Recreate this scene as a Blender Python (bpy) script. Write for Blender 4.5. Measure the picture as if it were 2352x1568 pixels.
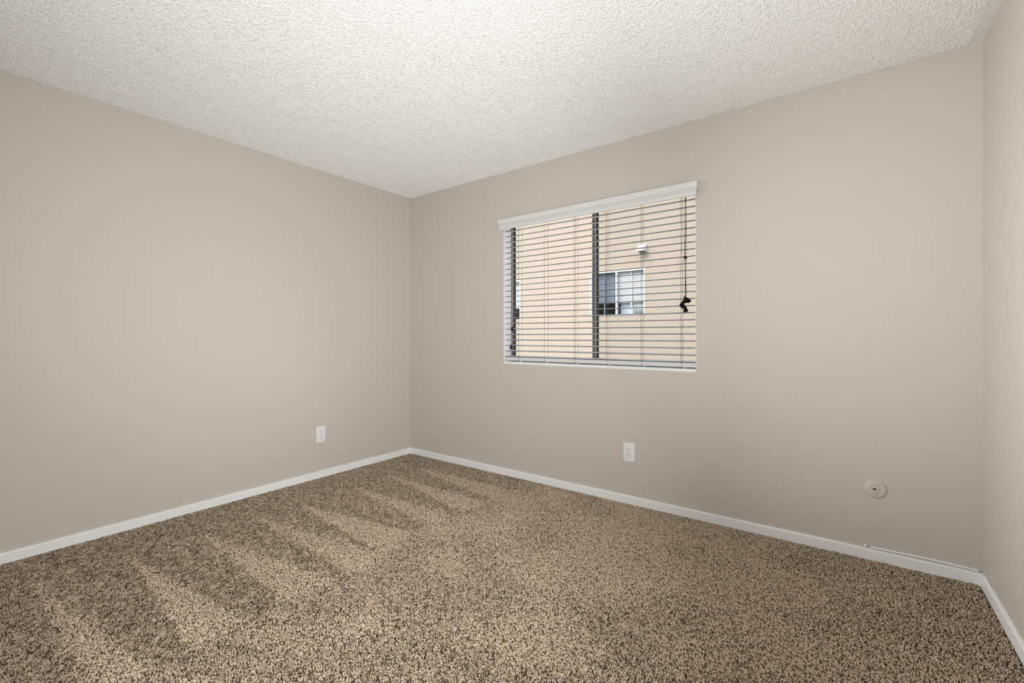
import bpy, bmesh, math, random
import numpy as np
from mathutils import Vector, Matrix

for o in list(bpy.data.objects):
    bpy.data.objects.remove(o, do_unlink=True)
scene = bpy.context.scene
C = scene.collection
R = math.radians

# ------------------------------------------------------------------ camera
W, H = 3.8504, 2.44            # room width along the window wall, ceiling height
CAM = (3.3506, -2.8763, 1.1193)
F_PX, V0, YAW, ROLL = 1029.36, 771.05, -0.6384, -0.0016
cam_d = bpy.data.cameras.new('camera')
cam = bpy.data.objects.new('camera', cam_d)
C.objects.link(cam)
cam_d.sensor_fit = 'HORIZONTAL'
cam_d.sensor_width = 36.0
cam_d.lens = 36.0 * F_PX / 2352.0
cam_d.shift_y = (V0 - 784.0) / 2352.0
cam_d.clip_start = 0.02
cam.location = CAM
cam.rotation_euler = (Matrix.Rotation(-YAW, 3, 'Z') @ Matrix.Rotation(R(90), 3, 'X') @ Matrix.Rotation(ROLL, 3, 'Z')).to_euler()
scene.camera = cam

# ------------------------------------------------------------------ sky, lights, exposure
world = bpy.data.worlds.new('sky')
scene.world = world
world.use_nodes = True
wn = world.node_tree
sky = wn.nodes.new('ShaderNodeTexSky')
sky.sky_type = 'NISHITA'
sky.sun_disc = False
sky.sun_elevation = R(48)
sky.sun_rotation = R(200)
sky.dust_density = 4.0
sky.air_density = 1.0
sky.ozone_density = 1.0
bg = wn.nodes['Background']
wn.links.new(sky.outputs[0], bg.inputs[0])
bg.inputs[1].default_value = 0.44

def area(name, loc, target, size, power, spread=180, color=(1, 1, 1)):
    d = bpy.data.lights.new(name, 'AREA')
    d.shape = 'DISK'
    d.size = size
    d.energy = power
    d.color = color
    d.spread = R(spread)
    o = bpy.data.objects.new(name, d)
    C.objects.link(o)
    o.location = loc
    o.rotation_euler = (Vector(target) - Vector(loc)).to_track_quat('-Z', 'Y').to_euler()
    return o
# flash bounced off the ceiling; left, right and rear are added, unseen fill lights
LP = dict(bounce=23.5, left=17.5, right=20.5, high=4.5)
COOL = (0.985, 1.0, 1.01)
area('bounce_flash', (3.2, -3.3, 0.9), (1.75, -0.75, 2.44), 0.5, LP['bounce'], 110, COOL)
area('left_fill', (0.3, -3.1, 1.4), (3.85, -1.25, 1.3), 0.55, LP['left'], 58, COOL)
area('right_fill', (3.70, -2.88, 0.95), (0.0, -1.15, 0.85), 0.25, LP['right'], 95, COOL)
area('rear_fill', (2.2, -3.7, 1.5), (1.9, 0, 1.1), 1.2, LP['high'], 180, COOL)

vs = scene.view_settings
vs.view_transform = 'Standard'
vs.look = 'None'
vs.gamma = 1.0
vs.use_curve_mapping = False
vs.exposure = 0.0
scene.cycles.adaptive_threshold = 0.025   # keeps the render time of the smooth walls down

# ------------------------------------------------------------------ materials
def new_mat(name):
    m = bpy.data.materials.new(name)
    m.use_nodes = True
    return m, m.node_tree, m.node_tree.nodes['Principled BSDF']

def mat(name, col, rough=0.6, metal=0.0, spec=0.5, bump=None, vary=None):
    """bump = list of (noise scale, distance, detail); vary = (scale, amount) mottles the colour a little"""
    m, nt, b = new_mat(name)
    b.inputs['Base Color'].default_value = (*col, 1)
    b.inputs['Roughness'].default_value = rough
    b.inputs['Metallic'].default_value = metal
    b.inputs['Specular IOR Level'].default_value = spec
    if bump or vary:
        tc = nt.nodes.new('ShaderNodeTexCoord')
    prev = None
    for sc_, dist, det in (bump or []):
        n = nt.nodes.new('ShaderNodeTexNoise')
        n.inputs['Scale'].default_value = sc_
        n.inputs['Detail'].default_value = det
        nt.links.new(tc.outputs['Object'], n.inputs['Vector'])
        bp = nt.nodes.new('ShaderNodeBump')
        bp.inputs['Strength'].default_value = 1.0
        bp.inputs['Distance'].default_value = dist
        nt.links.new(n.outputs[0], bp.inputs['Height'])
        if prev:
            nt.links.new(prev.outputs[0], bp.inputs['Normal'])
        prev = bp
    if prev:
        nt.links.new(prev.outputs[0], b.inputs['Normal'])
    if vary:
        n = nt.nodes.new('ShaderNodeTexNoise')
        n.inputs['Scale'].default_value = vary[0]
        n.inputs['Detail'].default_value = 4
        nt.links.new(tc.outputs['Object'], n.inputs['Vector'])
        r = nt.nodes.new('ShaderNodeValToRGB')
        r.color_ramp.elements[0].position = 0.3
        r.color_ramp.elements[1].position = 0.7
        r.color_ramp.elements[0].color = (*[c * (1 - vary[1]) for c in col], 1)
        r.color_ramp.elements[1].color = (*[min(1, c * (1 + vary[1])) for c in col], 1)
        nt.links.new(n.outputs[0], r.inputs[0])
        nt.links.new(r.outputs[0], b.inputs['Base Color'])
    return m

M = {}
M['wall'] = mat('taupe_wall_paint', (0.585, 0.535, 0.480), 0.55, spec=0.3, bump=[(150, 0.0009, 2)])
M['ceiling'] = mat('popcorn_ceiling', (0.84, 0.83, 0.81), 0.95, spec=0.1, bump=[(420, 0.0005, 2)])
M['trim'] = mat('white_trim_paint', (0.88, 0.88, 0.87), 0.4, bump=[(60, 0.0006, 2)])
M['reveal'] = mat('white_reveal_paint', (0.86, 0.86, 0.85), 0.5, bump=[(150, 0.0005, 2)])
M['vinyl'] = mat('white_vinyl', (0.70, 0.695, 0.685), 0.35)
M['slat'] = mat('white_slat', (0.88, 0.88, 0.88), 0.4)
M['edge_shade'] = mat('slat_edge_shade', (0.018, 0.015, 0.012), 0.7, spec=0.2)  # shade put into the colour of the white slats' room-side edge
M['cord'] = mat('dark_cord', (0.07, 0.055, 0.04), 0.8)
M['tassel'] = mat('black_tassel', (0.008, 0.007, 0.006), 0.9, spec=0.1)
M['outlet'] = mat('white_plastic', (0.82, 0.81, 0.795), 0.3)
M['slot'] = mat('dark_slot', (0.02, 0.018, 0.016), 0.6)
M['plate_paint'] = mat('painted_plate', (0.59, 0.54, 0.485), 0.4, spec=0.4)
M['bronze'] = mat('dark_bronze_aluminium', (0.045, 0.045, 0.042), 0.4, metal=0.3)
M['bronze_light'] = mat('pale_bronze_aluminium', (0.15, 0.15, 0.14), 0.4, metal=0.3)  # paler, greyer bronze for the frame and one meeting stile
M['stucco'] = mat('beige_stucco', (0.485, 0.425, 0.36), 0.9, spec=0.1, bump=[(120, 0.006, 4)], vary=(30, 0.08))
M['nb_white'] = mat('neighbour_white_vinyl', (0.82, 0.83, 0.85), 0.4)
M['nb_slat'] = mat('neighbour_blind', (0.90, 0.93, 0.95), 0.5)
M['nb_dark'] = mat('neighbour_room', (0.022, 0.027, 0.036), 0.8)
M['nb_curtain'] = mat('neighbour_curtain', (0.86, 0.89, 0.91), 0.8)
M['nb_reflection'] = mat('neighbour_sky_reflection', (0.58, 0.66, 0.74), 0.8)  # flat blue standing in for sky reflected low in the pane
M['hood_under'] = mat('hood_underside_shade', (0.20, 0.135, 0.085), 0.8)  # brown puts shade and wall bounce into the white hood's underside
M['concrete'] = mat('concrete', (0.45, 0.43, 0.40), 0.9, bump=[(20, 0.004, 3)])
M['backing'] = mat('carpet_backing', (0.10, 0.075, 0.05), 0.95, spec=0.0)

def glass_mat(name, tint, refl):
    m, nt, b = new_mat(name)
    nt.nodes.remove(b)
    t = nt.nodes.new('ShaderNodeBsdfTransparent')
    t.inputs[0].default_value = (*tint, 1)
    g = nt.nodes.new('ShaderNodeBsdfGlossy')
    g.inputs['Roughness'].default_value = 0.02
    fr = nt.nodes.new('ShaderNodeFresnel')
    fr.inputs[0].default_value = refl
    mx = nt.nodes.new('ShaderNodeMixShader')
    nt.links.new(fr.outputs[0], mx.inputs[0])
    nt.links.new(t.outputs[0], mx.inputs[1])
    nt.links.new(g.outputs[0], mx.inputs[2])
    nt.links.new(mx.outputs[0], nt.nodes['Material Output'].inputs[0])
    return m
M['glass'] = glass_mat('window_glass', (0.95, 0.97, 0.96), 1.12)
M['nb_glass'] = glass_mat('neighbour_glass', (0.98, 0.995, 1.0), 1.2)
M['nb_glass_dark'] = glass_mat('neighbour_screened_glass', (0.70, 0.74, 0.78), 1.15)

def screen_mat():
    m, nt, b = new_mat('insect_screen')
    b.inputs['Base Color'].default_value = (0.09, 0.09, 0.09, 1)
    b.inputs['Roughness'].default_value = 0.8
    b.inputs['Alpha'].default_value = 0.08
    return m
M['screen'] = screen_mat()

def carpet_mat():
    m, nt, b = new_mat('carpet_yarn')
    a = nt.nodes.new('ShaderNodeAttribute')
    a.attribute_name = 'Col'
    nt.links.new(a.outputs['Color'], b.inputs['Base Color'])
    b.inputs['Roughness'].default_value = 0.85
    b.inputs['Specular IOR Level'].default_value = 0.15
    return m
M['yarn'] = carpet_mat()

# ------------------------------------------------------------------ helpers
def obj(name, verts, faces, m, parent=None, smooth=False, loc=None, rot=None):
    me = bpy.data.meshes.new(name)
    me.from_pydata([tuple(v) for v in verts], [], faces)
    bm = bmesh.new()
    bm.from_mesh(me)
    bmesh.ops.recalc_face_normals(bm, faces=bm.faces)
    bm.to_mesh(me)
    bm.free()
    if isinstance(m, (list, tuple)):
        for k in m:
            me.materials.append(M[k])
    else:
        me.materials.append(M[m])
    if smooth:
        me.polygons.foreach_set('use_smooth', [True] * len(me.polygons))
    o = bpy.data.objects.new(name, me)
    C.objects.link(o)
    if parent:
        o.parent = parent
    if loc:
        o.location = loc
    if rot:
        o.rotation_euler = rot
    return o

def bm_obj(name, bm, m, parent=None, smooth=False, loc=None, rot=None):
    me = bpy.data.meshes.new(name)
    bmesh.ops.recalc_face_normals(bm, faces=bm.faces)
    bm.to_mesh(me)
    bm.free()
    for k in (m if isinstance(m, (list, tuple)) else [m]):
        me.materials.append(M[k])
    if smooth:
        me.polygons.foreach_set('use_smooth', [True] * len(me.polygons))
    o = bpy.data.objects.new(name, me)
    C.objects.link(o)
    if parent:
        o.parent = parent
    if loc:
        o.location = loc
    if rot:
        o.rotation_euler = rot
    return o

def add_box(bm, x0, x1, y0, y1, z0, z1, bev=0.0, seg=2):
    r = bmesh.ops.create_cube(bm, size=1.0)
    vs_ = r['verts']
    for v in vs_:
        v.co = Vector(((x0 + x1) / 2 + v.co.x * (x1 - x0), (y0 + y1) / 2 + v.co.y * (y1 - y0), (z0 + z1) / 2 + v.co.z * (z1 - z0)))
    if bev:
        es = list({e for v in vs_ for e in v.link_edges})
        bmesh.ops.bevel(bm, geom=es, offset=bev, segments=seg, profile=0.5, affect='EDGES')

def box(name, x0, x1, y0, y1, z0, z1, m, parent=None, bev=0.0, seg=2, **k):
    bm = bmesh.new()
    add_box(bm, x0, x1, y0, y1, z0, z1, bev, seg)
    return bm_obj(name, bm, m, parent, **k)

def add_tube(bm, pts, rads, n=6):
    pts = [Vector(p) for p in pts]
    rings = []
    for i, p in enumerate(pts):
        d = (pts[min(i + 1, len(pts) - 1)] - pts[max(i - 1, 0)]).normalized()
        a = d.orthogonal().normalized() if i == 0 else (rings_a - d * rings_a.dot(d)).normalized()
        rings_a = a
        b = d.cross(a)
        r = rads[i] if hasattr(rads, '__len__') else rads
        rings.append([bm.verts.new(p + (a * math.cos(t) + b * math.sin(t)) * r) for t in [2 * math.pi * j / n for j in range(n)]])
    for A, B in zip(rings, rings[1:]):
        for j in range(n):
            bm.faces.new((A[j], A[(j + 1) % n], B[(j + 1) % n], B[j]))
    bm.faces.new(rings[0][::-1])
    bm.faces.new(rings[-1])

def tube(name, pts, rads, m, parent=None, n=6, smooth=True):
    bm = bmesh.new()
    add_tube(bm, pts, rads, n)
    return bm_obj(name, bm, m, parent, smooth)

def lathe(name, prof, m, parent=None, n=32, loc=None, rot=None):
    """profile of (radius, out) turned about the -y axis (out = towards -y)"""
    bm = bmesh.new()
    rings = []
    for r, h in prof:
        if r < 1e-6:
            rings.append([bm.verts.new((0, -h, 0))])
        else:
            rings.append([bm.verts.new((r * math.cos(2 * math.pi * j / n), -h, r * math.sin(2 * math.pi * j / n))) for j in range(n)])
    for A, B in zip(rings, rings[1:]):
        for j in range(n):
            k = (j + 1) % n
            if len(A) == 1 and len(B) == 1:
                continue
            if len(A) == 1:
                bm.faces.new((A[0], B[j], B[k]))
            elif len(B) == 1:
                bm.faces.new((A[j], A[k], B[0]))
            else:
                bm.faces.new((A[j], A[k], B[k], B[j]))
    return bm_obj(name, bm, m, parent, True, loc, rot)

def empty(name, loc=(0, 0, 0), rot=(0, 0, 0), parent=None):
    o = bpy.data.objects.new(name, None)
    C.objects.link(o)
    o.location = loc
    o.rotation_euler = rot
    o.empty_display_size = 0.1
    if parent:
        o.parent = parent
    return o

def tag(o, label=None, cat=None, group=None, kind=None):
    for k, v in (('label', label), ('category', cat), ('group', group), ('kind', kind)):
        if v:
            o[k] = v
    return o

# ------------------------------------------------------------------ room shell
YR = -3.95                        # wall behind the camera
ZB = -0.0105                       # carpet backing; z = 0 is the top of the pile
WX0, WX1, WZ0, WZ1 = 1.133, 2.621, 0.893, 2.058    # window opening
WT = 0.16                         # thickness of the window wall

tag(box('floor', -0.1, W + 0.1, YR - 0.1, WT, -0.2, ZB, 'backing'), 'brown carpet backing under the carpet pile', 'floor', kind='structure')

bm = bmesh.new()                  # window wall: a frame of quads around the opening, extruded
xs, zs = [-0.1, WX0, WX1, W + 0.1], [-0.2, WZ0, WZ1, H + 0.12]
for y in (0, WT):
    for i in range(3):
        for k in range(3):
            if (i, k) != (1, 1):
                bm.faces.new([bm.verts.new((x, y, z)) for x, z in ((xs[i], zs[k]), (xs[i + 1], zs[k]), (xs[i + 1], zs[k + 1]), (xs[i], zs[k + 1]))])
for (a, b) in (((WX0, WZ0), (WX1, WZ0)), ((WX1, WZ0), (WX1, WZ1)), ((WX1, WZ1), (WX0, WZ1)), ((WX0, WZ1), (WX0, WZ0)),
               ((xs[0], zs[0]), (xs[3], zs[0])), ((xs[3], zs[0]), (xs[3], zs[3])), ((xs[3], zs[3]), (xs[0], zs[3])), ((xs[0], zs[3]), (xs[0], zs[0]))):
    bm.faces.new([bm.verts.new(p) for p in ((a[0], 0, a[1]), (b[0], 0, b[1]), (b[0], WT, b[1]), (a[0], WT, a[1]))])
bmesh.ops.remove_doubles(bm, verts=bm.verts, dist=1e-5)
wall_back = tag(bm_obj('wall_back', bm, 'wall'), 'taupe painted wall with the window', 'wall', kind='structure')
wall_left = tag(box('wall_left', -0.1, 0, YR - 0.1, 0, -0.2, H + 0.12, 'wall'), 'taupe painted wall left of the corner', 'wall', kind='structure')
wall_right = tag(box('wall_right', W, W + 0.1, YR - 0.1, 0, -0.2, H + 0.12, 'wall'), 'taupe painted wall at the right edge', 'wall', kind='structure')
tag(box('wall_rear', 0, W, YR - 0.1, YR, -0.2, H + 0.12, 'wall'), 'taupe painted wall behind the camera', 'wall', kind='structure')

# tufts and crumbs are scattered as instances: points carry the variant, turn and size of each
def scatter(name, pts, var, turn, size, coll, m):
    n_ = len(pts)
    me = bpy.data.meshes.new(name)
    me.vertices.add(n_)
    me.vertices.foreach_set('co', np.asarray(pts, dtype=np.float32).ravel())
    me.attributes.new('variant', 'INT', 'POINT').data.foreach_set('value', np.asarray(var, dtype=np.int32))
    rot = np.zeros((n_, 3), dtype=np.float32)
    rot[:, 2] = turn
    me.attributes.new('turn', 'FLOAT_VECTOR', 'POINT').data.foreach_set('vector', rot.ravel())
    me.attributes.new('size', 'FLOAT', 'POINT').data.foreach_set('value', np.asarray(size, dtype=np.float32))
    me.materials.append(M[m])
    o = bpy.data.objects.new(name, me)
    C.objects.link(o)
    ng = bpy.data.node_groups.new(name + '_scatter', 'GeometryNodeTree')
    ng.interface.new_socket('Geometry', in_out='INPUT', socket_type='NodeSocketGeometry')
    ng.interface.new_socket('Geometry', in_out='OUTPUT', socket_type='NodeSocketGeometry')
    gi, go = ng.nodes.new('NodeGroupInput'), ng.nodes.new('NodeGroupOutput')
    ci = ng.nodes.new('GeometryNodeCollectionInfo')
    ci.inputs['Collection'].default_value = coll
    ci.inputs['Separate Children'].default_value = True
    ci.inputs['Reset Children'].default_value = True
    ip = ng.nodes.new('GeometryNodeInstanceOnPoints')
    ip.inputs['Pick Instance'].default_value = True
    def attr(an, typ):
        n = ng.nodes.new('GeometryNodeInputNamedAttribute')
        n.data_type = typ
        n.inputs['Name'].default_value = an
        return next(q for q in n.outputs if q.enabled and q.name == 'Attribute')
    e2r = ng.nodes.new('FunctionNodeEulerToRotation')
    ng.links.new(attr('turn', 'FLOAT_VECTOR'), e2r.inputs[0])
    ng.links.new(gi.outputs[0], ip.inputs['Points'])
    ng.links.new(ci.outputs[0], ip.inputs['Instance'])
    ng.links.new(attr('variant', 'INT'), ip.inputs['Instance Index'])
    ng.links.new(e2r.outputs[0], ip.inputs['Rotation'])
    ng.links.new(attr('size', 'FLOAT'), ip.inputs['Scale'])
    ng.links.new(ip.outputs[0], go.inputs[0])
    o.modifiers.new('scatter', 'NODES').node_group = ng
    return o

# popcorn ceiling: a slab with sprayed crumbs
ceil_o = tag(box('ceiling', -0.1, W + 0.1, YR - 0.1, WT, H, H + 0.2, 'ceiling'), 'white popcorn textured ceiling', 'ceiling', kind='structure')
def popcorn():
    rng = np.random.default_rng(4)
    rnd = random.Random(21)
    tb = bmesh.new()
    bmesh.ops.create_icosphere(tb, subdivisions=1, radius=1.0)
    tb.verts.ensure_lookup_table()
    tv = [v.co.copy() for v in tb.verts]
    tf = [[v.index for v in f.verts] for f in tb.faces]
    tb.free()
    coll = bpy.data.collections.new('popcorn_crumbs')
    S, NV, NC = 0.05, 8, 96
    for v in range(NV):
        vs_, fs = [], []
        for c in range(NC):
            x, y = rnd.uniform(-S / 2, S / 2), rnd.uniform(-S / 2, S / 2)
            r = rnd.uniform(0.0019, 0.0044)
            hz = r * rnd.uniform(0.45, 0.85)
            ax, an = rnd.uniform(0.75, 1.3), rnd.uniform(0, 3.14)
            ca, sa = math.cos(an), math.sin(an)
            b0 = len(vs_)
            for p in tv:
                k = rnd.uniform(0.85, 1.15)
                px, py = p.x * r * ax * k, p.y * r / ax * k
                vs_.append((x + px * ca - py * sa, y + px * sa + py * ca, -p.z * hz * k))
            fs += [tuple(b0 + i for i in f) for f in tf]
        me = bpy.data.meshes.new('crumb_patch')
        me.from_pydata(vs_, [], fs)
        me.polygons.foreach_set('use_smooth', [True] * len(fs))
        me.materials.append(M['ceiling'])
        coll.objects.link(bpy.data.objects.new('crumb_patch_%02d' % v, me))
    sp = 0.047
    gx_, gy_ = np.meshgrid(np.arange(0.024, W - 0.02, sp), np.arange(-0.024, YR, -sp))
    n_ = gx_.size
    px = gx_.ravel() + rng.uniform(-.003, .003, n_)
    py = gy_.ravel() + rng.uniform(-.003, .003, n_)
    turn = rng.integers(0, 4, n_) * (math.pi / 2) + rng.normal(0, .12, n_)
    o = scatter('popcorn_crumbs', np.stack([px, py, np.full(n_, H)], -1), rng.integers(0, NV, n_), turn, rng.uniform(.95, 1.08, n_), coll, 'ceiling')
    o.parent = ceil_o
    tag(o, kind='stuff')
popcorn()

# baseboards: one moulded profile (out from wall, height), mitred in the corners
HB = 0.050
PROF = [(0.0, ZB), (0.0125, ZB), (0.0125, HB - 0.007), (0.0115, HB - 0.003), (0.0085, HB - 0.0005), (0.0, HB + 0.001)]
def baseboard(name, p0, p1, n, m0, m1, label):
    """p0->p1 along the wall, n = direction into the room, m0/m1 = the ends are mitred"""
    p0, p1, n = Vector(p0), Vector(p1), Vector(n)
    d = (p1 - p0).normalized()
    cuts = 24
    vs_, fs = [], []
    rnd = random.Random(name)
    for c in range(cuts + 1):
        t = c / cuts
        for k, (o_, z) in enumerate(PROF):
            s = (o_ if m0 else 0) * (1 - t) - (o_ if m1 else 0) * t
            w = rnd.uniform(-0.0006, 0.0006) if k > 2 else 0
            q = p0.lerp(p1, t) + d * s + n * o_
            vs_.append((q.x, q.y, z + w))
    k = len(PROF)
    for c in range(cuts):
        for j in range(k):
            a, b = c * k + j, c * k + (j + 1) % k
            fs.append((a, b, b + k, a + k))
    fs.append(tuple(range(k)))
    fs.append(tuple(range(cuts * k, cuts * k + k)))
    return tag(obj(name, vs_, fs, 'trim'), label, 'baseboard', kind='structure')
bb_left = baseboard('baseboard_left', (0, 0, 0), (0, YR, 0), (1, 0, 0), True, False, 'white baseboard along the left wall')
bb_back = baseboard('baseboard_back', (0, 0, 0), (W, 0, 0), (0, -1, 0), True, True, 'white baseboard along the window wall')
bb_right = baseboard('baseboard_right', (W, 0, 0), (W, YR, 0), (-1, 0, 0), True, False, 'white baseboard along the right wall')

# cracked caulk bead above the baseboard near the right corner
rnd = random.Random(8)
pts, rr = [], []
for i in range(30):
    t = i / 29
    x = 3.455 + t * (W - 0.012 - 3.455)
    pts.append((x, -0.0035, HB + 0.0085 + 0.0035 * math.sin(t * 3.1) + rnd.uniform(-0.0007, 0.0007)))
    rr.append(0.0045 + rnd.uniform(-0.0005, 0.0006))
tag(tube('caulk_bead', pts, rr, 'trim', bb_back, 8), 'white caulk bead lifting off the baseboard')
pts = [(W - 0.0035, -0.004 - 0.05 * i, HB + 0.007 - 0.002 * i) for i in range(4)]
tag(tube('caulk_bead', pts, [0.005, 0.0045, 0.004, 0.002], 'trim', bb_right, 8), 'white caulk bead in the corner')
tag(tube('cable_stub', [(3.432, 0.004, 0.068), (3.434, -0.006, 0.064), (3.437, -0.009, 0.057)], [0.0045, 0.0045, 0.004], 'trim', wall_back, 8), 'white stub poking out above the baseboard')
def dab(name, x, z, w, h, a, label):
    bm = bmesh.new()
    bmesh.ops.create_uvsphere(bm, u_segments=10, v_segments=6, radius=1)
    for v in bm.verts:
        v.co = Vector((v.co.x * w, v.co.y * 0.0016, v.co.z * h))
    tag(bm_obj(name, bm, 'wall', wall_back, True, (x, 0, z), (0, R(a), 0)), label)
dab('paint_lump', 3.406, 0.118, 0.009, 0.0028, -12, 'small lump under the wall paint')
dab('paint_lump', 3.41, 0.127, 0.005, 0.0025, 20, 'small lump under the wall paint')
dab('paint_ridge', 3.70, 0.338, 0.016, 0.0018, 8, 'thin ridge in the wall paint')
dab('paint_ridge', 3.715, 0.329, 0.02, 0.0018, 4, 'thin ridge in the wall paint')

# ------------------------------------------------------------------ window in the wall
win = tag(empty('window_1', ((WX0 + WX1) / 2, 0.1, WZ0)), 'dark bronze sliding window behind the white blind', 'window', kind='structure')
def wbox(name, x0, x1, y0, y1, z0, z1, m, parent=win, bev=0.0015):
    o = box(name, x0, x1, y0, y1, z0, z1, m, parent, bev, 1)
    o.matrix_parent_inverse = Matrix.Translation(win.location).inverted() if parent is win else Matrix.Identity(4)
    return o
LN = 0.004
SILL = 0.9135
wbox('sill', WX0, WX1, -0.0015, 0.10, WZ0, SILL, 'reveal', bev=0.003)
wbox('jamb', WX0 - 0.0005, WX0 + LN, 0.0, 0.10, SILL, WZ1 - LN, 'reveal')
wbox('jamb', WX1 - LN, WX1 + 0.0005, 0.0, 0.10, SILL, WZ1 - LN, 'reveal')
wbox('head', WX0, WX1, 0.0, 0.10, WZ1 - LN, WZ1 + 0.0005, 'reveal')
fx0, fx1, fz0, fz1 = WX0, WX1, WZ0, WZ1
JW, HW = 0.016, 0.010
wbox('frame_jamb', fx0, fx0 + JW, 0.10, 0.15, fz0, fz1, 'bronze_light')
wbox('frame_jamb', fx1 - JW, fx1, 0.10, 0.15, fz0, fz1, 'bronze_light')
wbox('frame_head', fx0 + JW, fx1 - JW, 0.10, 0.15, fz1 - HW, fz1, 'bronze_light')
wbox('frame_track', fx0 + JW, fx1 - JW, 0.10, 0.15, fz0, fz0 + 0.03, 'bronze_light')
def sash(x0, x1, y0, y1, wl, wr, ml, mr):
    wbox('sash_stile', x0, x0 + wl, y0, y1, fz0 + 0.03, fz1 - HW, ml)
    wbox('sash_stile', x1 - wr, x1, y0, y1, fz0 + 0.03, fz1 - HW, mr)
    wbox('sash_rail', x0 + wl, x1 - wr, y0, y1, fz0 + 0.03, fz0 + 0.05, 'bronze')
    wbox('sash_rail', x0 + wl, x1 - wr, y0, y1, fz1 - HW - 0.018, fz1 - HW, 'bronze')
    ym = (y0 + y1) / 2
    return wbox('pane', x0 + wl, x1 - wr, ym - 0.0015, ym + 0.0015, fz0 + 0.05, fz1 - HW - 0.018, 'glass', bev=0)
sash(fx0 + JW, 1.893, 0.102, 0.122, 0.020, 0.022, 'bronze', 'bronze_light')
sash(1.877, fx1 - JW, 0.126, 0.146, 0.027, 0.020, 'bronze', 'bronze')
wbox('glint_strip', 1.8935, 1.8955, 0.108, 0.116, fz0 + 0.03, fz1 - HW, 'vinyl', bev=0)  # pale strip added as the glint of light between the stiles
# insect screen outside the sliding half
g = wbox('insect_screen', 1.895, fx1 - JW, 0.1505, 0.1515, fz0 + 0.02, fz1 - 0.02, 'screen', bev=0)

# ------------------------------------------------------------------ blind
blind = tag(empty('window_blind', ((WX0 + WX1) / 2, 0.03, WZ0 + 0.03)), 'white horizontal blind with open slats and moulded valance', 'blind')
def P(o):
    o.matrix_parent_inverse = Matrix.Translation(blind.location).inverted()
    return o
# valance: moulded profile with mitred returns
VX0, VX1, VZ0, VZ1, VY = 1.126, 2.630, 1.966, 2.051, -0.046
vp = [(0.0, 0.0), (0.002, 0.0015), (0.0025, 0.012), (0.005, 0.0205), (0.005, 0.0225), (0.0012, 0.0240), (0.0012, 0.0252), (0.0058, 0.0265), (0.0072, 0.031),
      (0.0066, 0.0352), (0.0026, 0.0366), (0.0026, 0.0376), (0.0072, 0.0390), (0.0080, 0.0415), (0.0044, 0.0428), (0.0044, 0.0438), (0.0086, 0.0450), (0.0096, 0.058), (0.0128, 0.071), (0.0138, 0.079), (0.0128, 0.0835), (0.0105, 0.085), (-0.006, 0.085), (-0.006, 0.0)]
vs_, fs = [], []
for st in range(4):
    for o_, z in vp:
        x = VX0 - o_ if st < 2 else VX1 + o_
        y = -0.0005 if st in (0, 3) else VY - o_
        vs_.append((x, y, VZ0 + z))
k = len(vp)
for st in range(3):
    for j in range(k):
        a, b = st * k + j, st * k + (j + 1) % k
        fs.append((a, b, b + k, a + k))
fs += [tuple(range(k)), tuple(range(3 * k, 4 * k))]
tag(P(obj('valance', vs_, fs, 'vinyl', blind)), 'white moulded valance')
P(box('head_rail', WX0 + 0.008, WX1 - 0.008, 0.004, 0.058, 1.996, 2.044, 'vinyl', blind, 0.002))
SX0, SX1 = WX0 + 0.009, WX1 - 0.0055
SY0, SY1 = 0.006, 0.056
Z_TOP, Z_LAST, NS = 1.961, 0.9525, 24
pitch = (Z_TOP - Z_LAST) / (NS - 1)
def slat_mesh():
    n, th = 6, 0.0034
    vs_, fs, mi = [], [], []
    for x in (SX0, SX1):
        for i in range(n + 1):
            t = i / n
            y = SY0 + (SY1 - SY0) * t
            crown = 0.0022 * (1 - (2 * t - 1) ** 2) - 0.0022
            vs_ += [(x, y, crown - th / 2), (x, y, crown + th / 2)]
    k = 2 * (n + 1)
    for i in range(n):
        a = 2 * i
        fs.append((a, a + 2, a + 2 + k, a + k)); mi.append(0)
        fs.append((a + 1, a + 3, a + 3 + k, a + 1 + k)); mi.append(0)
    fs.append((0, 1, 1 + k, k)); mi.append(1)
    fs.append((2 * n, 2 * n + 1, 2 * n + 1 + k, 2 * n + k)); mi.append(0)
    for s in (0, k):
        for i in range(n):
            a = s + 2 * i
            fs.append((a, a + 1, a + 3, a + 2)); mi.append(0)
    return vs_, fs, mi
sv, sf, smi = slat_mesh()
slat0 = obj('slat', sv, sf, ['slat', 'edge_shade'], blind)
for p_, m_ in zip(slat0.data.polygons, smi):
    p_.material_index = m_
rnd = random.Random(3)
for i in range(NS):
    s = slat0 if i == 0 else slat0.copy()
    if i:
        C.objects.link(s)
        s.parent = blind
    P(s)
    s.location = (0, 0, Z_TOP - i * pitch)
    # the slats hang a little unevenly, turned about their own middle
    a = R(7.0 + rnd.uniform(-0.5, 0.5))      # room-side edge a little lower
    ym = (SY0 + SY1) / 2
    s.rotation_euler = (a, 0, 0)
    s.location = (0, ym - ym * math.cos(a), Z_TOP - i * pitch - ym * math.sin(a) + 0.025 * math.sin(a) + 0.0022)
rail = P(box('bottom_rail', SX0, SX1, SY0 + 0.001, SY1 - 0.001, 0.922, 0.9495, 'vinyl', blind, 0.003))
LX = [1.256, 1.503, 1.763, 2.013, 2.263, 2.519]
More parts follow.
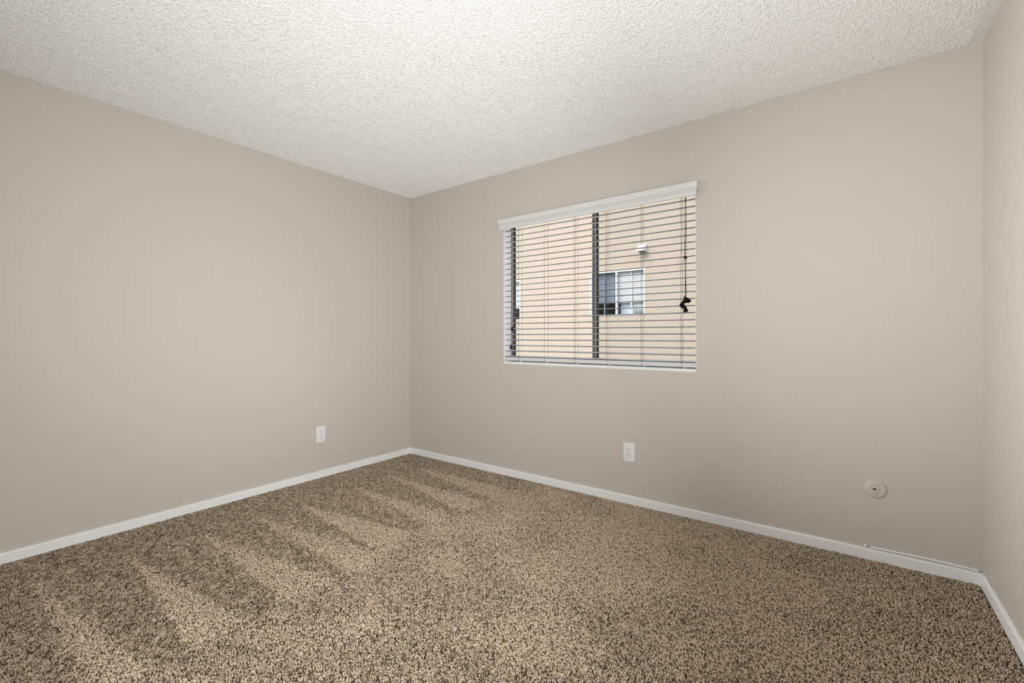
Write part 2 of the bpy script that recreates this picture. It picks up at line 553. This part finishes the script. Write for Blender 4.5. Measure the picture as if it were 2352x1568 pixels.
for i, x in enumerate(LX):
    x += 0.025 * (3.35 - x) / 2.9
    w = 0.0009
    def wob(y, dx0, s):
        r_ = random.Random(s)
        return [(x + dx0 + r_.uniform(-0.0016, 0.0016), y, z) for z in np.linspace(1.998, 0.952, 16)]
    P(tube('ladder_cord', wob(SY0 - 0.0012, 0, i), w, 'cord', blind, 5))
    P(tube('ladder_cord', wob(SY1 + 0.0012, 0.0, i + 40), w, 'cord', blind, 5))
    if i % 2 == 0 or i in (3, 5):
        P(tube('lift_cord', [(x + 0.008, SY0 - 0.0012, z) for z in np.linspace(1.998, 0.952, 4)], w, 'cord', blind, 5))
    # tail of the ladder tucked round the front of the bottom rail
    P(tube('cord_tail', [(x, SY0 - 0.0012, 0.953), (x + 0.004, SY0 - 0.002, 0.940), (x + 0.016, SY0 - 0.0005, 0.926), (x + 0.02, SY0 + 0.006, 0.9205)], w, 'cord', blind, 5))
    bm = bmesh.new()
    bmesh.ops.create_cone(bm, cap_ends=True, segments=12, radius1=0.005, radius2=0.006, depth=0.009)
    P(bm_obj('rail_plug', bm, 'vinyl', blind, True, (x + 0.02, 0.014, 0.918)))
# lift cords on the right with a bunch of black tassels, tilt cords on the left
YC = -0.004
def cord_path(x, z0, z1, amp, ph, n=14):
    return [(x + amp * math.sin(ph + 7 * t) * (1 - t * 0.4), YC - 0.002, z0 + (z1 - z0) * t) for t in np.linspace(0, 1, n)]
P(tube('pull_cord', cord_path(2.560, 1.975, 1.35, 0.003, 0.3), 0.0022, 'tassel', blind, 6))
P(tube('pull_cord', cord_path(2.556, 1.975, 1.35, 0.0025, 2.0), 0.0012, 'cord', blind, 6))
P(tube('pull_cord', cord_path(2.565, 1.975, 1.35, 0.0025, 4.0), 0.0012, 'cord', blind, 6))
def tassel(x, y, z, l, r, tilt, name='tassel'):
    d = Vector((math.sin(R(tilt)), 0, -math.cos(R(tilt))))
    p = Vector((x, y, z))
    prof = [(0, .25), (.12, .5), (.3, .62), (.55, .85), (.8, 1.0), (.93, .95), (1.0, .6)]
    return P(tube(name, [p + d * (l * t) for t, _ in prof], [r * 1.3 * q for _, q in prof], 'tassel', blind, 12))
tassel(2.558, YC - .012, 1.362, 0.042, 0.0105, 14)
tassel(2.569, YC - .016, 1.352, 0.034, 0.0105, 34)
tassel(2.556, YC - .014, 1.340, 0.046, 0.0110, -24)
tassel(2.546, YC - .018, 1.322, 0.034, 0.0100, 8)
tassel(2.556, YC - .010, 1.305, 0.042, 0.0105, 12)
for a, b, c in ((2.558, 1.604, 0.0062), (2.565, 1.601, 0.0055), (2.560, 1.592, 0.0045), (2.551, 1.603, 0.005)):
    bm = bmesh.new()
    bmesh.ops.create_icosphere(bm, subdivisions=2, radius=c)
    P(bm_obj('cord_knot', bm, 'tassel', blind, True, (a, YC - 0.003, b)))
P(tube('tilt_cord', [(1.230, YC, 1.99), (1.229, YC - 0.001, 1.6), (1.2285, YC - 0.001, 1.19)], 0.0008, 'vinyl', blind, 5))
P(tube('tilt_cord', [(1.224, YC, 1.99), (1.225, YC - 0.001, 1.5), (1.222, YC - 0.001, 1.04)], 0.0008, 'vinyl', blind, 5))
tassel(1.228, YC - .010, 1.192, 0.034, 0.0065, -3)
tassel(1.222, YC - .010, 1.050, 0.036, 0.0065, -14)

# ------------------------------------------------------------------ outlets and round cover plate
def outlet(loc, rotz, label):
    t = tag(empty('electrical_outlet', loc, (0, 0, rotz)), label, 'outlet', 'wall outlets')
    box('cover_plate', -0.040, 0.040, -0.0065, 0.0, -0.064, 0.064, 'outlet', t, 0.0042, 3, smooth=True)
    for zc in (0.0185, -0.0183):
        bm = bmesh.new()
        n = 24
        ring = []
        for j in range(n):
            a = 2 * math.pi * j / n
            ring.append((max(-0.0168, min(0.0168, 0.0172 * math.cos(a) * 1.05)), max(-0.0138, min(0.0138, 0.0172 * math.sin(a)))))
        f0 = bm.faces.new([bm.verts.new((x, -0.0064, z)) for x, z in ring])
        r = bmesh.ops.extrude_face_region(bm, geom=[f0])
        bmesh.ops.translate(bm, verts=[v for v in r['geom'] if isinstance(v, bmesh.types.BMVert)], vec=(0, -0.0009, 0))
        rc = bm_obj('receptacle', bm, 'outlet', t, False, (0, 0, zc))
        for sx, hh in ((-0.0066, 0.0040), (0.0066, 0.0034)):
            box('slot', sx - 0.0014, sx + 0.0014, -0.0079, -0.0066, 0.0022 - hh, 0.0022 + hh, 'slot', rc)
        lathe('ground_hole', [(0.0, 0.0066), (0.0027, 0.0066), (0.0027, 0.0079), (0.0, 0.0079)], 'slot', rc, 12, (0, 0, -0.0098))
    lathe('screw', [(0.0, 0.0075), (0.0022, 0.0072), (0.0028, 0.0062)], 'outlet', t, 12)
    return t
outlet((2.1905, 0, 0.340), 0.0, 'white double outlet plate on the wall below the window')
outlet((0, -0.9175, 0.3375), R(90), 'white double outlet plate on the blank wall left of the corner')

t = tag(empty('round_cover_plate', (3.4745, 0, 0.3525)), 'round taupe-painted cover plate with small black hole near right corner', 'wall plate')
lathe('plate', [(0.0435, 0.0), (0.0432, 0.0035), (0.040, 0.0062), (0.034, 0.0075), (0.020, 0.0080), (0.0, 0.0080)], 'plate_paint', t, 40)
lathe('centre_disc', [(0.0160, 0.0078), (0.0158, 0.0092), (0.0145, 0.0098), (0.0, 0.0098)], 'plate_paint', t, 32)
for dz in (0.0245, -0.0215):
    lathe('screw', [(0.0052, 0.0076), (0.0046, 0.0098), (0.0025, 0.0106), (0.0, 0.0107)], 'plate_paint', t, 14, (0.0, 0, dz))
hole = [(-0.0068, 0.0042), (-0.002, 0.0040), (0.0058, -0.0006), (0.0055, -0.0018), (-0.0064, -0.0034)]
vs_ = [(1.3 * x - 0.0025, -0.0096, 1.3 * z + 0.0012) for x, z in hole] + [(1.3 * x - 0.0025, -0.0101, 1.3 * z + 0.0012) for x, z in hole]
n = len(hole)
tag(obj('hole', vs_, [tuple(range(n)), tuple(range(n, 2 * n))] + [(j, (j + 1) % n, n + (j + 1) % n, n + j) for j in range(n)], 'slot', t), 'small black opening')

# ------------------------------------------------------------------ neighbouring building outside
D = 5.5
nb = tag(empty('neighbouring_building', (0, D, -3.0)), 'beige stucco building across the gap, seen through the blind', 'building')
def NP(o):
    o.matrix_parent_inverse = Matrix.Translation(nb.location).inverted()
    return o
holes = [(-0.84, 0.29, 1.525, 2.40), (-3.80, -2.62, 1.48, 2.38)]
bm = bmesh.new()
gx = [-9, -3.80, -2.62, -0.84, 0.29, 8]
gz = [-3, 1.48, 1.525, 2.38, 2.40, 3.8]
def in_hole(x, z):
    return any(a < x < b and c < z < d for a, b, c, d in holes)
for i in range(5):
    for k in range(5):
        xm, zm = (gx[i] + gx[i + 1]) / 2, (gz[k] + gz[k + 1]) / 2
        if not in_hole(xm, zm):
            bm.faces.new([bm.verts.new((x, D, z)) for x, z in ((gx[i], gz[k]), (gx[i + 1], gz[k]), (gx[i + 1], gz[k + 1]), (gx[i], gz[k + 1]))])
for a, b, c, d in holes:
    for q in (((a, c), (b, c)), ((b, c), (b, d)), ((b, d), (a, d)), ((a, d), (a, c))):
        bm.faces.new([bm.verts.new(p) for p in ((q[0][0], D, q[0][1]), (q[1][0], D, q[1][1]), (q[1][0], D + 0.12, q[1][1]), (q[0][0], D + 0.12, q[0][1]))])
bmesh.ops.remove_doubles(bm, verts=bm.verts, dist=1e-5)
NP(bm_obj('stucco_wall', bm, 'stucco', nb))
NP(box('roof_edge', -9, 8, D - 0.03, D + 1.0, 3.8, 3.9, 'nb_white', nb))
def nb_window(x0, x1, z0, z1, mull, full):
    y = D - 0.012
    fr = empty('window', ((x0 + x1) / 2, y, z0), parent=nb)
    fr.matrix_parent_inverse = Matrix.Translation(nb.location).inverted()
    inv = Matrix.Translation(fr.location).inverted()
    def Q(o):
        o.matrix_parent_inverse = inv
        return o
    b_ = 0.018
    Q(box('frame', x0 - 0.01, x0 + b_, y, y + 0.09, z0 + b_, z1 - b_, 'nb_white', fr))
    Q(box('frame', x1 - b_, x1 + 0.01, y, y + 0.09, z0 + b_, z1 - b_, 'nb_white', fr))
    Q(box('frame', x0 - 0.01, x1 + 0.01, y, y + 0.09, z1 - b_, z1 + 0.01, 'nb_white', fr, 0.003))
    Q(box('frame', x0 - 0.01, x1 + 0.01, y, y + 0.09, z0 - 0.01, z0 + b_, 'nb_white', fr, 0.003))
    Q(box('mullion', mull - 0.016, mull + 0.016, y + 0.005, y + 0.085, z0 + b_, z1 - b_, 'nb_white', fr, 0.003))
    Q(box('pane', x0 + b_, mull - 0.016, y + 0.060, y + 0.064, z0 + b_, z1 - b_, 'nb_glass_dark', fr))
    Q(box('pane', mull + 0.016, x1 - b_, y + 0.030, y + 0.034, z0 + b_, z1 - b_, 'nb_glass', fr))
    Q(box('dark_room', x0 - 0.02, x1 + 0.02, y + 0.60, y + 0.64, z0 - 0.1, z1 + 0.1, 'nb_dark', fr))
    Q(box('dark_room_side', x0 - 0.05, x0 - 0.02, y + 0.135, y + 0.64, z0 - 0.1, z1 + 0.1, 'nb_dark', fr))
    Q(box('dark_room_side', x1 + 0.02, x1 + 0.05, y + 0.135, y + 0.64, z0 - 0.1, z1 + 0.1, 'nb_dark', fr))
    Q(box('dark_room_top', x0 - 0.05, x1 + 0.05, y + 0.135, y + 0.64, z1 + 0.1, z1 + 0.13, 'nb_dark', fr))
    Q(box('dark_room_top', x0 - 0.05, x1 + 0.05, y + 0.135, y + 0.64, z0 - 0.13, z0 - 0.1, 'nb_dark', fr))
    # half drawn blind behind the glass
    zz = z1 - 0.03
    i = 0
    while zz > z0 + 0.27:
        s = Q(box('blind_slat', x0 + 0.03, x1 - 0.03, -0.024, 0.024, -0.0015, 0.0015, 'nb_slat', fr))
        s.location = ((0, y + 0.112, zz))
        s.rotation_euler = (R(58), 0, 0)
        zz -= 0.040
        i += 1
    Q(box('blind_rail', x0 + 0.03, x1 - 0.03, y + 0.10, y + 0.14, zz + 0.005, zz + 0.03, 'nb_slat', fr, 0.003))
    if full:
        for xm in (x0 + 0.275, x1 - 0.29):
            Q(box('inner_stile', xm - 0.013, xm + 0.013, y + 0.066, y + 0.085, z0 + b_, z1 - b_, 'nb_white', fr, 0.002))
        # pale curtain panel low in the right half, in soft folds
        vs_, fs = [], []
        n = 48
        for zc in (z0 + 0.02, z0 + 0.36):
            for j in range(n + 1):
                u = j / n
                vs_.append((x1 - 0.28 + 0.25 * u, y + 0.19 + 0.012 * math.sin(u * 30), zc))
        for j in range(n):
            fs.append((j, j + 1, n + 2 + j, n + 1 + j))
        Q(box('reflection_panel', mull + 0.02, x1 - 0.285, y + 0.19, y + 0.195, z0 + 0.02, z0 + 0.33, 'nb_reflection', fr))  # panel added to carry the painted sky reflection
        c = Q(obj('curtain', vs_, fs, 'nb_curtain', fr, True))
        md = c.modifiers.new('thickness', 'SOLIDIFY')
        md.thickness = 0.003
    return fr
nb_window(-0.84, 0.29, 1.525, 2.40, -0.285, True)
nb_window(-3.80, -2.62, 1.48, 2.38, -3.2, False)
# wedge-shaped vent hood: sloping top, open underneath
x0, x1, zt, zb = 0.19, 0.328, 2.865, 2.715
d = 0.16
vs_ = [(x0, D, zt), (x1, D, zt), (x0, D, zb), (x1, D, zb), (x0, D - d, zb + 0.03), (x1, D - d, zb + 0.03), (x0, D - d, zb), (x1, D - d, zb)]
fs = [(0, 1, 5, 4), (4, 5, 7, 6), (0, 4, 6, 2), (1, 3, 7, 5)]
hood = NP(obj('vent_hood', vs_, fs, 'nb_white', nb))
md = hood.modifiers.new('thickness', 'SOLIDIFY')
md.thickness = 0.006
tag(hood, 'white vent hood on the stucco')
ub = box('hood_shade_panel', x0 + 0.007, x1 - 0.007, D - d + 0.007, D - 0.001, zb + 0.0005, zb + 0.006, 'hood_under', hood)  # panel carrying the painted shade under the hood
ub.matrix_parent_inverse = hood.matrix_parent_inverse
tag(box('ground', -12, 12, WT + 0.02, D + 3, -3.2, -3.0, 'concrete'), 'concrete yard between the buildings', 'ground', kind='structure')

# ------------------------------------------------------------------ carpet pile
def carpet():
    rnd = random.Random(11)
    NV = 10
    pal = [(0.72, 0.60, 0.475), (0.62, 0.505, 0.385), (0.46, 0.36, 0.26), (0.88, 0.77, 0.645), (0.22, 0.155, 0.10), (0.07, 0.048, 0.03), (0.70, 0.545, 0.44)]
    wts = [5, 4, 3, 6, 3, 5, 1]
    coll = bpy.data.collections.new('carpet_tufts')
    S = 0.0178
    def clump(name, lean):
        verts, faces, cols = [], [], []
        k = 4
        for gi in range(k):
            for gj in range(k):
                x = (gi + .5 + rnd.uniform(-.42, .42)) / k * S - S / 2
                y = (gj + .5 + rnd.uniform(-.42, .42)) / k * S - S / 2
                hgt = 0.0105 * rnd.uniform(0.70, 1.06)
                a = rnd.uniform(0, 2 * math.pi)
                m_ = 0.0034 * math.sqrt(rnd.random())
                lx, ly = lean[0] + m_ * math.cos(a), lean[1] + m_ * math.sin(a)
                r0 = rnd.uniform(0.0013, 0.0019)
                col = rnd.choices(pal, wts)[0]
                base = len(verts)
                nseg, ns = 3, 4
                ph = rnd.uniform(0, 6.28)
                for s_ in range(nseg + 1):
                    t = s_ / nseg
                    cx, cy, cz = x + lx * t ** 1.6, y + ly * t ** 1.6, ZB + hgt * (t - 0.18 * t * t * min(1, math.hypot(lx, ly) / 0.006))
                    rr_ = r0 * (1.0, 1.0, 1.12, 1.05)[s_]
                    for q in range(ns):
                        an = ph + 2 * math.pi * q / ns + 1.1 * t
                        verts.append((cx + rr_ * math.cos(an), cy + rr_ * math.sin(an), cz + (0.0006 * math.cos(an * 2 + ph) if s_ == nseg else 0)))
                        sh = (1.0, 1.0, 1.0, 0.92)[s_] * rnd.uniform(0.92, 1.08)
                        cols.append((col[0] * sh, col[1] * sh * 0.985, col[2] * sh * 0.945, 1))
                for s_ in range(nseg):
                    for q in range(ns):
                        b0 = base + s_ * ns
                        faces.append((b0 + q, b0 + (q + 1) % ns, b0 + ns + (q + 1) % ns, b0 + ns + q))
                faces.append(tuple(base + nseg * ns + q for q in range(ns)))
        me = bpy.data.meshes.new(name)
        me.from_pydata(verts, [], faces)
        at = me.color_attributes.new('Col', 'FLOAT_COLOR', 'POINT')
        at.data.foreach_set('color', np.array(cols, dtype=np.float32).ravel())
        me.materials.append(M['yarn'])
        o = bpy.data.objects.new(name, me)
        coll.objects.link(o)
    # pile brushed away from the window side, towards it, or standing
    leans = [(-0.0040, 0.0012), (0.0030, -0.0009), (-0.0008, 0.0003)]
    for c in range(3):
        for v in range(NV):
            clump('tuft_%d_%02d' % (c, v), leans[c])
    # brushed strokes of the vacuum: wedges (south edge at x=.45 and x=1.42, north edge at 1.42)
    wedges = [(-0.30, -0.48, -0.27), (-0.57, -0.78, -0.56), (-0.91, -1.05, -0.85), (-1.33, -1.42, -1.16), (-1.60, -1.63, -1.44), (-1.89, -1.93, -1.72), (-2.21, -2.27, -2.09), (-2.54, -2.53, -2.40), (-2.86, -2.85, -2.70), (-3.16, -3.15, -3.0)]
    rng = np.random.default_rng(5)
    sp = 0.0143
    gx_, gy_ = np.meshgrid(np.arange(0.020, W - 0.019, sp), np.arange(-0.020, YR + 0.02, -sp))
    px = (gx_ + rng.uniform(-.25, .25, gx_.shape) * sp).ravel()
    py = (gy_ + rng.uniform(-.25, .25, gy_.shape) * sp).ravel()
    n_ = len(px)
    jx, jy = px + rng.normal(0, .014, n_), py + rng.normal(0, .010, n_)
    def low(x, y, s, seed):
        r_ = np.random.default_rng(seed)
        v = np.zeros_like(x)
        for _ in range(7):
            a, b, ph = r_.normal(0, 1, 3)
            v += np.sin((a * x + b * y) * s + ph * 5)
        return v / 7
    cls = np.full(n_, 1)
    lx_ = 1.39 + np.clip(-jy - 1.2, 0, .3) * 0.25
    left = jx < lx_
    t = (jx - 0.42) / (lx_ - 0.42)
    for a, b, c in wedges:
        inw = left & (t > 0) & (jy > a + (b - a) * t) & (jy < a + (c - a) * t + 0.01)
        cls[inw] = 0
    # broad vague strokes on the rest of the floor
    right = ~left
    nval = low(jx * 0.7, jy, 4.2, 3) + 0.5 * low(jx, jy, 9.0, 6)
    p0 = np.clip(0.45 + 2.2 * nval, 0.02, 0.98)
    u = rng.uniform(0, 1, n_)
    cls[right] = np.where(u[right] < p0[right], 0, np.where(u[right] < 0.5 + 0.5 * p0[right], 2, 1))
    var = cls * NV + rng.integers(0, NV, n_)
    o = scatter('carpet_pile', np.stack([px, py, np.zeros(n_)], -1), var, rng.normal(0, 0.32, n_), rng.uniform(.80, .93, n_), coll, 'yarn')
    tag(o, 'brown heathered cut-pile carpet with vacuum strokes', 'carpet', kind='stuff')
    return o
carpet()
